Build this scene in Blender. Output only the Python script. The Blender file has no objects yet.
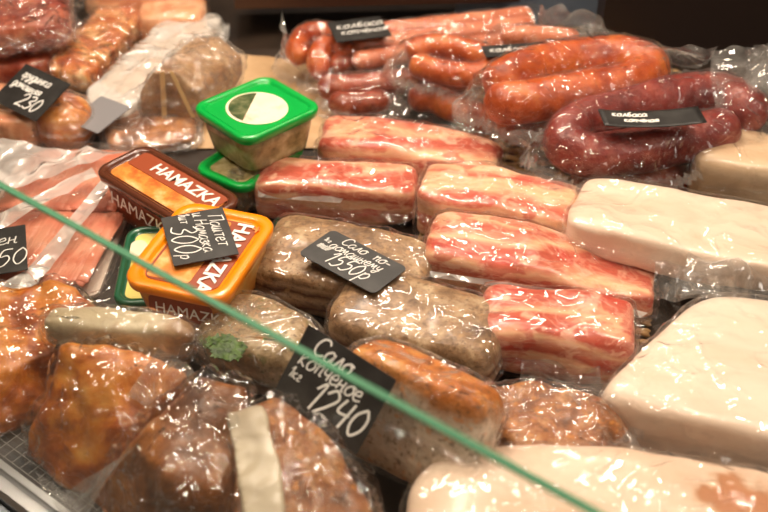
import bpy, math, random
import numpy as np
from mathutils import Vector, Matrix, noise, Quaternion
R = math.radians
scene = bpy.context.scene
C = scene.collection
# ------------------------------------------------------------------ camera
CH, PITCH, FPX = 0.72, R(38), 768 * 50 / 36
cd = bpy.data.cameras.new('camera'); cam = bpy.data.objects.new('camera', cd); C.objects.link(cam)
cam.location = (0, 0, CH); cam.rotation_euler = (R(90) - PITCH, 0, 0)
cd.lens = 50; cd.sensor_width = 36; cd.clip_start = .02; cd.clip_end = 50
cd.dof.use_dof = True; cd.dof.focus_distance = 1.06; cd.dof.aperture_fstop = 4.5
scene.camera = cam
FW = Vector((0, math.cos(PITCH), -math.sin(PITCH))); UP = Vector((0, math.sin(PITCH), math.cos(PITCH)))
def G(px, py, z=0.0):
    """place in the shop, at height z, that a spot of the photograph shows"""
    d = FW + Vector((1, 0, 0)) * ((px - 384) / FPX) + UP * ((256 - py) / FPX)
    return Vector((0, 0, CH)) + d * ((z - CH) / d.z)
# ------------------------------------------------------------------ nodes
class NT:
    def __init__(s, name):
        s.m = bpy.data.materials.new(name); s.m.use_nodes = True; s.t = s.m.node_tree; s.t.nodes.clear()
        s.out = s.n('ShaderNodeOutputMaterial')
    def n(s, typ, ins=None, **kw):
        nd = s.t.nodes.new(typ)
        for k, v in kw.items(): setattr(nd, k, v)
        if ins:
            for k, v in ins.items(): s.set(nd.inputs[k], v)
        return nd
    def set(s, inp, v):
        if isinstance(v, bpy.types.NodeSocket): s.t.links.new(v, inp)
        elif isinstance(v, bpy.types.Node): s.t.links.new(v.outputs[0], inp)
        else:
            if hasattr(inp.default_value, '__len__') and not isinstance(v, str):
                v = tuple(v)
                if len(inp.default_value) == 4 and len(v) == 3: v = v + (1,)
            inp.default_value = v
    def math(s, op, a, b=0.0, c=None, clamp=False):
        nd = s.n('ShaderNodeMath', operation=op, use_clamp=clamp); s.set(nd.inputs[0], a); s.set(nd.inputs[1], b)
        if c is not None: s.set(nd.inputs[2], c)
        return nd.outputs[0]
    def ramp(s, fac, stops, interp='LINEAR'):
        nd = s.n('ShaderNodeValToRGB'); cr = nd.color_ramp; cr.interpolation = interp
        while len(cr.elements) < len(stops): cr.elements.new(.5)
        for e, (p, c) in zip(cr.elements, stops):
            e.position = p; e.color = (c if hasattr(c, '__len__') else (c, c, c)) + (1,) if not (hasattr(c, '__len__') and len(c) == 4) else c
        s.set(nd.inputs[0], fac); return nd.outputs[0]
    def mix(s, fac, a, b, blend='MIX'):
        nd = s.n('ShaderNodeMix', data_type='RGBA', blend_type=blend)
        s.set(nd.inputs[0], fac); s.set(nd.inputs[6], a); s.set(nd.inputs[7], b); return nd.outputs[2]
    def coord(s, scale=(1, 1, 1), rnd=True):
        tc = s.n('ShaderNodeTexCoord').outputs['Object']
        if rnd:
            oi = s.n('ShaderNodeObjectInfo').outputs['Random']
            k = s.math('MULTIPLY', oi, 3.7)
            cb = s.n('ShaderNodeCombineXYZ', {0: k, 1: k})
            tc = s.n('ShaderNodeVectorMath', {0: tc, 1: cb.outputs[0]}, operation='ADD').outputs[0]
        if scale != (1, 1, 1):
            tc = s.n('ShaderNodeVectorMath', {0: tc, 1: scale}, operation='MULTIPLY').outputs[0]
        return tc
    def noise(s, v, scale, detail=3, rough=.5, dist=0.0, col=False):
        nd = s.n('ShaderNodeTexNoise', {'Vector': v, 'Scale': scale, 'Detail': detail, 'Roughness': rough, 'Distortion': dist})
        return nd.outputs[1 if col else 0]
    def bump(s, h, dist, strength=1.0, normal=None):
        nd = s.n('ShaderNodeBump', {'Height': h, 'Distance': dist, 'Strength': strength})
        if normal is not None: s.set(nd.inputs['Normal'], normal)
        return nd.outputs[0]
    def pbr(s, col, rough=.5, normal=None, **kw):
        b = s.n('ShaderNodeBsdfPrincipled', {'Base Color': col, 'Roughness': rough})
        for k, v in kw.items(): s.set(b.inputs[k.replace('_', ' ')], v)
        if normal is not None:
            s.set(b.inputs['Normal'], normal)
        s.t.links.new(b.outputs[0], s.out.inputs[0]); return s.m
def plain(name, col, rough=.5, **kw):
    return NT(name).pbr(col, rough, **kw)

def film_mat(name, milk=.05, rough=.10, crease=1.0, scale=45, gl=.07, tint=(.98, .98, .98), edge=.35):
    s = NT(name); v = s.coord()
    dn = s.noise(v, 18, 2, col=True)
    v2 = s.n('ShaderNodeVectorMath', {0: dn, 1: (.06, .06, .06)}, operation='MULTIPLY').outputs[0]
    v2 = s.n('ShaderNodeVectorMath', {0: v, 1: v2}, operation='ADD').outputs[0]
    vo = s.n('ShaderNodeTexVoronoi', {'Vector': v2, 'Scale': scale}, feature='F1').outputs[0]
    n1 = s.noise(v, scale * .55, 1.5, .45, .5)
    ridge = s.math('ABSOLUTE', s.math('SUBTRACT', s.noise(v2, scale * .40, 1.5, .5, 1.0), .5))
    ridge = s.math('SUBTRACT', 1.0, s.math('MULTIPLY', ridge, 9, clamp=True))
    ridge = s.math('POWER', ridge, 1.6)
    h = s.math('ADD', s.math('MULTIPLY', vo, 1.3), s.math('ADD', s.math('MULTIPLY', n1, 1.5), s.math('MULTIPLY', ridge, .55)))
    nrm = s.bump(h, .0035 * crease, 1.0)
    fr = s.math('POWER', s.n('ShaderNodeLayerWeight', {'Blend': .5, 'Normal': nrm}).outputs['Facing'], 4.0)
    fac = s.math('ADD', gl, s.math('MULTIPLY', fr, .8), clamp=True)
    glo = s.n('ShaderNodeBsdfGlossy', {'Color': (1, 1, 1, 1), 'Roughness': rough, 'Normal': nrm})
    tr = s.n('ShaderNodeBsdfTransparent', {'Color': tint})
    dif = s.n('ShaderNodeBsdfDiffuse', {'Color': (.92, .89, .84, 1), 'Normal': nrm})
    tl = s.n('ShaderNodeBsdfTranslucent', {'Color': (.92, .89, .84, 1), 'Normal': nrm})
    dd = s.n('ShaderNodeMixShader', {0: .4, 1: dif.outputs[0], 2: tl.outputs[0]})
    lw = s.n('ShaderNodeLayerWeight', {'Blend': .35}).outputs['Facing']
    mk = s.math('ADD', s.math('MULTIPLY', s.math('POWER', lw, 4.0), edge),
                s.math('ADD', milk, s.math('MULTIPLY', ridge, milk * 1.6)), clamp=True)
    m1 = s.n('ShaderNodeMixShader', {0: mk, 1: tr.outputs[0], 2: dd.outputs[0]})
    m2 = s.n('ShaderNodeMixShader', {0: fac, 1: m1.outputs[0], 2: glo.outputs[0]})
    s.t.links.new(m2.outputs[0], s.out.inputs[0]); return s.m

FILM = film_mat('clear film', .012, .06, 1.3, gl=.08)
FILM_S = film_mat('tight clear film', .008, .05, .8, 36, .05, edge=.12)
FILM_SS = film_mat('film over sausages', .010, .05, 1.0, 60, .055, edge=.15)
FILM_B = film_mat('crinkled shiny bag', .006, .055, 1.8, 36, .12, edge=.15)
FILM_M = film_mat('milky film', .06, .12, 1.3, 40, .08, edge=.35)
FILM_G = film_mat('glary crumpled film', .02, .08, 2.6, 60, .16)
FILM_W = film_mat('white folded film', .50, .18, 1.2, 30, .16)  # white of real folds, also stands in for glare on bacon and silvery pack
FILM_F = film_mat('loose bag film', .11, .07, 1.2, 34, .12, edge=.8)

def bacon_mat(name, stops, zs=20.0, dist=.55, warm=1.0):
    s = NT(name); tc = s.coord()
    sx = s.n('ShaderNodeSeparateXYZ', {0: s.n('ShaderNodeTexCoord').outputs['Object']})
    d = s.noise(s.coord((9, 16, 16)), 1.0, 3, .5)
    w = s.math('ADD', s.math('ADD', s.math('MULTIPLY', sx.outputs[2], 10.5), s.math('MULTIPLY', sx.outputs[1], 5.5)), s.math('MULTIPLY', s.math('SUBTRACT', d, .5), dist))
    base = s.ramp(w, stops)
    bl = s.noise(s.coord((38, 38, 75)), 1.0, 3, .6, .4)
    fat = s.ramp(bl, [(.56, 0.0), (.64, 1.0)])
    base = s.mix(s.math('MULTIPLY', fat, .6), base, (.90, .56, .40, 1))
    rd = s.ramp(s.noise(s.coord((26, 30, 60)), 1.0, 3, .5), [(.57, 0.0), (.61, 1.0)])
    base = s.mix(s.math('MULTIPLY', rd, .6), base, (.50, .05, .035, 1))
    vn = s.math('ABSOLUTE', s.math('SUBTRACT', s.noise(s.coord((30, 40, 60)), 1.0, 4, .55, .8), .5))
    base = s.mix(s.math('MULTIPLY', s.ramp(vn, [(.0, 1.0), (.05, 0.0)]), .3), base, (.86, .56, .42, 1))
    gr = s.noise(s.coord((60, 200, 300)), 1.0, 2)
    base = s.mix(.18, base, s.ramp(gr, [(.35, (.5, .12, .08)), (.65, (1, .8, .7))]), 'OVERLAY')
    nrm = s.bump(s.noise(tc, 60, 4), .002, .6)
    return s.pbr(base, .35, nrm, Coat_Weight=.2, Coat_Roughness=.12)
RED, PNK, FAT, RND = (.48, .10, .06), (.64, .25, .15), (.80, .47, .28), (.46, .21, .09)
BACON1 = bacon_mat('streaky bacon', [(0, RND), (.05, FAT), (.20, FAT), (.25, PNK), (.34, RED), (.38, PNK), (.42, FAT), (.48, FAT), (.53, PNK), (.60, RED), (.72, RED), (.78, FAT), (.84, PNK), (.92, RED), (1, FAT)])
BACON2 = bacon_mat('fatty bacon', [(0, RND), (.04, FAT), (.12, PNK), (.17, FAT), (.28, FAT), (.31, PNK), (.36, (.6, .13, .08)), (.40, FAT), (.50, FAT), (.56, PNK), (.62, RED), (.70, PNK), (.76, FAT), (.86, FAT), (.92, RED), (1, FAT)])
BACON3 = bacon_mat('lean red bacon', [(0, FAT), (.10, PNK), (.22, PNK), (.26, FAT), (.33, FAT), (.38, RED), (.5, PNK), (.54, FAT), (.60, RED), (.74, RED), (.80, FAT), (.86, PNK), (.9, RED), (1, RED)], dist=.6)

def spice_mat(name, side, top, spot, zs=18, bumpd=.002, topat=.82, dark=(.12, .06, .03), sc=1.0):
    s = NT(name); tc = s.coord()
    z = s.n('ShaderNodeSeparateXYZ', {0: s.n('ShaderNodeTexCoord').outputs['Object']}).outputs[2]
    d = s.noise(s.coord((14, 14, 14)), 1.0, 4, .6)
    w = s.math('ADD', s.math('MULTIPLY', z, zs), s.math('MULTIPLY', s.math('SUBTRACT', d, .5), .5))
    base = s.ramp(w, side)
    tp = s.ramp(s.noise(tc, 40 * sc, 5, .65), [(.3, top[0]), (.5, top[1]), (.68, top[2])])
    m = s.ramp(w, [(topat - .06, 0.0), (topat + .04, 1.0)])
    base = s.mix(m, base, tp)
    sp = s.ramp(s.noise(tc, 210 * sc, 3, .6), [(.56, 0.0), (.64, 1.0)])
    base = s.mix(s.math('MULTIPLY', sp, .6), base, dark + (1,))
    sp2 = s.ramp(s.noise(tc, 95 * sc, 2, .5), [(.60, 0.0), (.68, 1.0)])
    base = s.mix(s.math('MULTIPLY', sp2, .55), base, spot + (1,))
    nrm = s.bump(s.noise(tc, 130 * sc, 5, .6), bumpd, .8)
    return s.pbr(base, .42, nrm, Coat_Weight=.12, Coat_Roughness=.15)
BR, GY, CRM = (.12, .04, .016), (.36, .23, .12), (.58, .38, .22)
SALO = spice_mat('spiced salo', [(0, BR), (.12, (.45, .31, .19)), (.28, BR), (.36, (.36, .2, .11)), (.46, CRM), (.54, (.40, .24, .13)), (.62, BR), (.75, (.5, .33, .2)), (1, GY)],
                 [(.11, .055, .025), (.34, .20, .10), (.58, .42, .25)], (.50, .28, .12))
SALO_G = spice_mat('herbed salo', [(0, BR), (.2, GY), (.4, BR), (.55, (.5, .36, .24)), (.8, GY)],
                   [(.14, .08, .035), (.36, .24, .12), (.6, .46, .30)], (.10, .12, .03))
SALO_O = spice_mat('paprika salo', [(0, (.5, .38, .25)), (.2, (.66, .54, .41)), (.72, (.70, .58, .44)), (.82, (.42, .17, .05))],
                   [(.16, .045, .008), (.54, .16, .018), (.70, .33, .09)], (.72, .26, .05), zs=9.6, topat=.88, bumpd=.003)
SPICE = spice_mat('spice coated meat', [(0, (.2, .07, .02)), (.5, (.36, .12, .03)), (1, (.42, .14, .04))],
                  [(.10, .035, .010), (.34, .11, .025), (.56, .28, .11)], (.70, .26, .03), topat=.5, bumpd=.003)
def roast_mat(name, c, bumpd=.002, sc=1.0, rough=.35):
    s = NT(name); tc = s.coord()
    a = s.ramp(s.noise(tc, 22 * sc, 5, .6, .5), [(.28, c[0]), (.45, c[1]), (.56, c[2]), (.72, c[3])])
    g = s.noise(s.coord((30, 120, 120)), 1.0, 3)
    a = s.mix(.35, a, s.ramp(g, [(.3, (.25, .12, .05)), (.7, (.95, .75, .5))]), 'OVERLAY')
    nrm = s.bump(s.noise(tc, 70 * sc, 5, .6), bumpd, .8)
    return s.pbr(a, rough, nrm, Coat_Weight=.15, Coat_Roughness=.12)
ROAST = roast_mat('browned roast', [(.15, .03, .004), (.42, .11, .012), (.64, .23, .03), (.72, .38, .11)])
ROAST_D = roast_mat('dark smoked pork', [(.08, .025, .006), (.20, .07, .016), (.36, .14, .035), (.55, .27, .08)])
ROAST_R = roast_mat('red smoked meat', [(.16, .018, .01), (.30, .045, .02), (.46, .12, .06), (.55, .25, .15)])
ROAST_P = roast_mat('pale pink meat', [(.52, .2, .1), (.68, .32, .18), (.78, .46, .3), (.85, .62, .46)])
WRAPPED = roast_mat('grey brown wrapped meat', [(.16, .08, .035), (.28, .16, .08), (.38, .24, .13), (.50, .36, .22)])
CHOP = roast_mat('chopped meat jelly', [(.40, .07, .015), (.62, .18, .04), (.80, .36, .12), (.92, .66, .40)], .004, 1.8)
def lard_mat(name, c0, c1, stain, sc=9, spot=None, sr=.03):
    s = NT(name); tc = s.coord()
    b = s.ramp(s.noise(s.coord((6, 22, 22)), 1.0, 4, .55), [(.35, c0), (.62, c1)])
    st = s.ramp(s.noise(tc, sc * 2.2, 5, .65), [(.60, 0.0), (.74, 1.0)])
    b = s.mix(s.math('MULTIPLY', st, .5), b, stain + (1,))
    if spot:
        oc = s.n('ShaderNodeTexCoord').outputs['Object']
        dd = s.n('ShaderNodeVectorMath', {0: oc, 1: spot}, operation='DISTANCE').outputs['Value']
        dd = s.math('ADD', dd, s.math('MULTIPLY', s.math('SUBTRACT', s.noise(tc, 40, 4), .5), .05))
        ring = s.ramp(s.math('DIVIDE', dd, sr), [(.2, (.74, .52, .42)), (.5, (.50, .22, .11)), (.75, (.50, .24, .12)), (1.0, (.72, .5, .34))])
        b = s.mix(s.ramp(s.math('DIVIDE', dd, sr), [(.7, 1.0), (1.15, 0.0)]), b, ring)
    nrm = s.bump(s.noise(tc, 35, 4), .003, .5)
    return s.pbr(b, .4, nrm, Coat_Weight=.3, Coat_Roughness=.2)
LARD = lard_mat('white lard', (.76, .56, .42), (.82, .66, .52), (.66, .42, .26))
LARD2 = lard_mat('creamy lard', (.78, .60, .46), (.83, .69, .56), (.72, .48, .34), 6)
LARD3 = lard_mat('stained lard', (.76, .55, .40), (.82, .64, .50), (.70, .42, .28), 6, (.26, .10, .05), .045)
LARD_B = lard_mat('browned lard', (.62, .40, .23), (.72, .54, .36), (.5, .24, .1), 14)
LARD_Y = lard_mat('grey fat', (.40, .32, .22), (.52, .43, .31), (.4, .24, .1), 9)
def fatpiece():
    s = NT('smoked fat'); tc = s.coord(); x = s.n('ShaderNodeSeparateXYZ', {0: s.n('ShaderNodeTexCoord').outputs['Object']}).outputs[0]
    w = s.math('ADD', s.math('MULTIPLY', x, 6.0), s.math('MULTIPLY', s.math('SUBTRACT', s.noise(tc, 30, 4), .5), .35))
    b = s.ramp(w, [(.0, (.40, .30, .17)), (.1, (.50, .40, .25)), (.6, (.56, .46, .30)), (.72, (.40, .24, .12)), (.85, (.20, .08, .03)), (1, (.16, .06, .02))])
    b = s.mix(s.ramp(s.noise(tc, 60, 4), [(.55, 0.0), (.7, .5)]), b, (.4, .26, .14, 1))
    return s.pbr(b, .4, s.bump(s.noise(tc, 60, 4), .003, .6), Coat_Weight=.2)
FATPIECE = fatpiece()
def sausage_mat(name, a, b, c, dark):
    s = NT(name); tc = s.coord()
    col = s.ramp(s.noise(tc, 28, 4, .6), [(.3, a), (.52, b), (.72, c)])
    sp = s.ramp(s.noise(tc, 230, 2, .6), [(.6, 0.0), (.7, 1.0)])
    col = s.mix(s.math('MULTIPLY', sp, .4), col, dark + (1,))
    nrm = s.bump(s.noise(tc, 75, 5, .65), .004, .8)
    return s.pbr(col, .28, nrm, Coat_Weight=.25, Coat_Roughness=.10)
SAUS_O = sausage_mat('orange smoked sausage', (.26, .028, .004), (.50, .085, .008), (.66, .19, .03), (.18, .015, .004))
SAUS_P = sausage_mat('pink sausage', (.46, .10, .035), (.60, .18, .08), (.72, .32, .18), (.30, .06, .03))
SAUS_D = sausage_mat('dark red sausage', (.11, .012, .010), (.24, .030, .020), (.36, .085, .055), (.06, .006, .006))
SAUS_R = sausage_mat('red brown sausage', (.16, .02, .006), (.32, .05, .012), (.46, .12, .04), (.10, .01, .006))
BLACK = NT('black chalk board'); BLACK = BLACK.pbr(BLACK.ramp(BLACK.noise(BLACK.coord(), 40, 4), [(.4, (.018, .016, .015)), (.7, (.04, .037, .034))]), .45)
GREYB = plain('grey board', (.22, .21, .22), .5)
CHALK = plain('chalk ink', (.82, .80, .76), .7)
GREEN = plain('green plastic', (.0, .36, .05), .28, Coat_Weight=.4)
GREEN_D = plain('dark green plastic', (.01, .10, .045), .3, Coat_Weight=.4)
ORANGE = plain('orange plastic', (.95, .27, .0), .3, Coat_Weight=.4)
BROWN = plain('brown plastic', (.10, .028, .012), .25, Coat_Weight=.5)
WHITEP = plain('white print', (.88, .84, .78), .5)
def pic_mat(name, stops, sc=30, rough=.3):
    s = NT(name); return s.pbr(s.ramp(s.noise(s.coord(), sc, 4, .6), stops), rough, Coat_Weight=.4)
SPREAD = pic_mat('printed spread picture', [(.32, (.50, .10, .02)), (.5, (.80, .28, .05)), (.66, (.88, .52, .22))], 45)
PATE = pic_mat('pate in clear tub', [(.3, (.16, .13, .05)), (.5, (.38, .30, .13)), (.7, (.6, .5, .28))], 60)
OLIVE = pic_mat('printed herbs picture', [(.3, (.03, .06, .02)), (.5, (.10, .12, .05)), (.7, (.3, .28, .15))], 70)
CREAMP = pic_mat('printed cream label', [(.3, (.85, .7, .5)), (.55, (.88, .76, .6)), (.75, (.8, .5, .36))], 30)
YELLOW = pic_mat('printed yellow label', [(.3, (.85, .62, .08)), (.6, (.88, .74, .22))], 20)
ORBODY = pic_mat('orange tub wrap', [(.3, (.60, .18, .03)), (.5, (.7, .30, .06)), (.7, (.75, .45, .15))], 40)
REDBR = plain('red brown print', (.30, .06, .02), .35)
HERB = NT('green herb'); HERB = HERB.pbr(HERB.ramp(HERB.noise(HERB.coord(), 150, 3), [(.3, (.01, .03, .004)), (.7, (.08, .16, .015))]), .5)
STEEL = plain('brushed steel', (.62, .62, .62), .3, Metallic=1.0)
STEELB = plain('blue grey panel', (.30, .34, .38), .35, Metallic=.3)
WIRE = plain('white wire', (.75, .72, .66), .4)

# ------------------------------------------------------------------ objects
def mesh(name, V, F, mat, parent=None, smooth=True, mat2=None, nf=None):
    me = bpy.data.meshes.new(name); me.from_pydata([tuple(v) for v in V], [], F)
    if mat2 is not None:
        me.polygons.foreach_set('material_index', nf if isinstance(nf, list) else [0 if i < nf else 1 for i in range(len(me.polygons))])
    else: me.validate()
    me.update()
    if smooth: me.polygons.foreach_set('use_smooth', [True] * len(me.polygons))
    me.materials.append(mat)
    if mat2 is not None: me.materials.append(mat2)
    o = bpy.data.objects.new(name, me); C.objects.link(o)
    if parent is not None: o.parent = parent
    return o
def tag(o, label, cat, group=None):
    o['label'] = label; o['category'] = cat
    if group: o['group'] = group
    return o
def thing(name, M, label, cat, group=None):
    o = bpy.data.objects.new(name, None); C.objects.link(o); o.empty_display_size = .02
    o.matrix_world = M; return tag(o, label, cat, group)
def basis(x, y, z, o):
    return Matrix(((x.x, y.x, z.x, o.x), (x.y, y.y, z.y, o.y), (x.z, y.z, z.z, o.z), (0, 0, 0, 1)))
def V3(p): return p if isinstance(p, Vector) else G(*p)
def fr(A, B, tilt=0):
    A, B = V3(A), V3(B); x = (B - A); L = x.length; x.normalize()
    y = Vector((0, 0, 1)).cross(x).normalized(); y = Quaternion(x, R(tilt)) @ y
    return basis(x, y, x.cross(y), A), L
def fr3(O, X, Y):
    O, X, Y = V3(O), V3(X), V3(Y); x = X - O; L = x.length; x.normalize()
    y = Y - O; y -= x * y.dot(x); W = y.length; y.normalize()
    return basis(x, y, x.cross(y), O), L, W
def ridged(p): return 1 - abs(noise.noise(p)) * 2.2
class Shape:
    """soft box of size L x W x H with its corner at the origin"""
    def __init__(s, L, W, H, e1=4., e2=4., amp=.003, sc=18, seed=0, deform=None):
        s.d = (L, W, H); s.e1, s.e2, s.amp, s.sc, s.seed, s.deform = e1, e2, amp, sc, seed, deform
    def p(s, d, off=0.0):
        dx, dy, dz = abs(d.x), abs(d.y), abs(d.z)
        q = (dx ** s.e1 + dy ** s.e1) ** (1 / s.e1) if dx + dy > 1e-9 else 0
        k = 1 / ((q ** s.e2 + dz ** s.e2) ** (1 / s.e2))
        L, W, H = s.d
        u = Vector((d.x * k, d.y * k, d.z * k))
        P = Vector((L / 2 + u.x * (L / 2 + off), W / 2 + u.y * (W / 2 + off), H / 2 + u.z * (H / 2 + off)))
        sd = Vector((s.seed * 3.1, s.seed * 1.7, s.seed * 2.3))
        n = noise.noise_vector(P * s.sc + sd) * s.amp + noise.noise_vector(P * s.sc * 2.7 + sd) * s.amp * .35
        P += n
        if s.deform: P = s.deform(P, u)
        return P
def latlong(n, m):
    D = []
    for j in range(m + 1):
        ph = math.pi * j / m
        for i in range(n):
            th = 2 * math.pi * i / n
            D.append(Vector((math.sin(ph) * math.cos(th), math.sin(ph) * math.sin(th), math.cos(ph))))
    F = []
    for j in range(m):
        for i in range(n):
            a, b = j * n + i, j * n + (i + 1) % n
            F.append((a, a + n, b + n, b))
    return D, F
LL1, LL2 = latlong(80, 40), latlong(120, 56)
def body(name, S, mat, parent):
    D, F = LL1
    return mesh(name, [S.p(d) for d in D], F, mat, parent)
def sheet_geo(quad, n=22, m=16, amp=.006, sc=22, seed=0, ragged=.12):
    """crumpled loose piece of bag between four corner points"""
    a, b, c, d = quad; nrm = (b - a).cross(d - a).normalized(); V = []
    sd = Vector((seed * 2.1 + 5, seed * 1.3, seed * .7))
    for j in range(m + 1):
        for i in range(n + 1):
            u, v = i / n, j / m
            v2 = v * (1 + ragged * noise.noise(Vector((u * 4 + seed, seed, 0)))); 
            P = a.lerp(b, u).lerp(d.lerp(c, u), v2)
            k = .35 + .65 * v
            P = P + nrm * (ridged(P * sc + sd) - .5) * amp * 1.3 * k + nrm * noise.noise(P * sc * .4 + sd) * amp * 1.6 * k
            V.append(P)
    F = [(j * (n + 1) + i, j * (n + 1) + i + 1, (j + 1) * (n + 1) + i + 1, (j + 1) * (n + 1) + i) for j in range(m) for i in range(n)]
    return V, F
def add(V, F, v2, f2):
    k = len(V); V += v2; F += [tuple(i + k for i in f) for f in f2]
def wrap(S, mat, parent, fl=(0, 0, 0, 0), fz=0.0, off=.0022, wr=.0022, seed=0, droop=.0, flaps=(), Minv=None, name='plastic_wrap', loose=None):
    D, F0 = LL2; V = []; F = list(F0); sd = Vector((seed * 1.1, 3.3, seed * .9))
    for d in D:
        P = S.p(d, off); th = math.atan2(d.y, d.x)
        r = max(0, ridged(P * 34 + sd)); near = 1 - min(1, abs(d.z - fz) * 1.3)
        rad = max(0, ridged(Vector((th * 9, seed, d.z * 1.2)))) * near
        c = Vector((S.d[0] / 2, S.d[1] / 2, S.d[2] / 2)); o = (P - c).normalized()
        V.append(P + o * (r * r * wr + rad * wr * 1.2))
    if max(fl) > 0:
        n = 180; rows = 7; v2 = []; f2 = []
        for k in range(rows + 1):
            t = k / rows
            for i in range(n):
                th = 2 * math.pi * i / n; c, s = math.cos(th), math.sin(th)
                d = Vector((c, s, fz)).normalized(); P = S.p(d, off)
                w = fl[1] * max(0, c) ** .7 + fl[0] * max(0, -c) ** .7 + fl[3] * max(0, s) ** .7 + fl[2] * max(0, -s) ** .7
                w *= 1 + .3 * noise.noise(Vector((th * 2.2, seed, 1)))
                ox = Vector((c * S.d[1] ** .3, s * S.d[0] ** .3, 0)).normalized()
                P = P + ox * (w * t - .003)
                wav = noise.noise(Vector((th * 7, seed * 1.9, t * .8))) * .014 + ridged(Vector((th * 16, t * 2, seed))) * .003
                P.z += wav * t * min(1, w / .015) - droop * w * t * t
                if P.z < .0008 and droop < 1.5: P.z = .0008 + abs(wav) * .2
                v2.append(P)
        for k in range(rows):
            for i in range(n):
                a, b = k * n + i, k * n + (i + 1) % n; f2.append((a, b, b + n, a + n))
        add(V, F, v2, f2)
    nf = len(F)
    for i, q in enumerate(flaps):
        opts = q[4] if len(q) > 4 else {}
        pts = [Minv @ V3(p) for p in q[:4]]
        add(V, F, *sheet_geo(pts, seed=seed + i * 7, **opts))
    return mesh(name, V, F, mat, parent, mat2=loose or FILM_F, nf=nf)
NS = [0]
def pack(name, label, cat, A, B, W, H, mat, film=FILM, tilt=0, e=(4, 4), amp=.003, sc=18, fl=(.012, .012, .012, .012), fz=0., group=None,
         deform=None, flaps=(), meat='meat', droop=.3, off=.0022, wr=.0022, seed=None, loose=None):
    NS[0] += 1; sd = NS[0] if seed is None else seed
    M, L = fr(A, B, tilt); t = thing(name, M, label, cat, group)
    S = Shape(L, W, H, e[0], e[1], amp, sc, sd, deform)
    body(meat, S, mat, t)
    wrap(S, film, t, fl, fz, off, wr, sd, droop, flaps, M.inverted(), loose=loose)
    return t, S, M
def hull_geo(P, off, amp, sc, seed, cuts=5, smooth=3, wr=0.0):
    import bmesh
    bm = bmesh.new()
    for p in P: bm.verts.new(p)
    r = bmesh.ops.convex_hull(bm, input=bm.verts)
    bmesh.ops.delete(bm, geom=[g for g in r['geom_interior'] + r['geom_unused'] if isinstance(g, bmesh.types.BMVert)], context='VERTS')
    bmesh.ops.triangulate(bm, faces=bm.faces)
    size = max((a - b).length for a in P for b in P)
    for _ in range(6):
        ed = [e for e in bm.edges if e.calc_length() > size / 26]
        if not ed: break
        bmesh.ops.subdivide_edges(bm, edges=ed, cuts=1, use_grid_fill=False); bmesh.ops.triangulate(bm, faces=bm.faces)
    for _ in range(smooth): bmesh.ops.smooth_vert(bm, verts=bm.verts, factor=.5, use_axis_x=True, use_axis_y=True, use_axis_z=True)
    if wr:
        bmesh.ops.subdivide_edges(bm, edges=bm.edges, cuts=1, use_grid_fill=True, smooth=.5)
    bm.normal_update(); sd = Vector((seed * 3.1, seed, 1.7))
    nn = [v.normal.copy() for v in bm.verts]
    for v, n in zip(bm.verts, nn):
        q = v.co * sc + sd; d = noise.noise(q) * amp + noise.noise(q * 2.8) * amp * .4 + off
        if wr: d += max(0, ridged(v.co * 36 + sd)) ** 2 * wr + max(0, ridged(v.co * 75 + sd)) ** 2 * wr * .5
        v.co += n * d
    bm.verts.index_update(); V = [v.co.copy() for v in bm.verts]; F = [tuple(v.index for v in f.verts) for f in bm.faces]; bm.free()
    return V, F
def inside(p, gap=.014):
    q = MC.inverted() @ p; q.y = max(q.y, vr * (1 - q.z / .27) + gap); return MC @ q
def hull_pack(name, label, cat, top, bottom, mat, film=FILM, amp=.006, sc=20, group=None, off=.003, wr=.003, flaps=(), meat='meat', smooth=3, loose=None):
    NS[0] += 1; sd = NS[0]; W = [inside(V3(p)) for p in top + bottom]
    o = sum(W, Vector()) / len(W); o.z = min(w.z for w in W); M = Matrix.Translation(o)
    t = thing(name, M, label, cat, group); L = [w - o for w in W]
    mesh(meat, *hull_geo(L, 0, amp, sc, sd, smooth=smooth), mat, t)
    V, F = hull_geo(L, off, amp, sc, sd, smooth=smooth, wr=wr); nf = len(F)
    for i, q in enumerate(flaps):
        opts = q[4] if len(q) > 4 else {}
        add(V, F, *sheet_geo([V3(p) - o for p in q[:4]], seed=sd + i * 7, **opts))
    mesh('plastic_wrap', V, F, film, t, mat2=loose or FILM_F, nf=nf)
    return t, o
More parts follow.
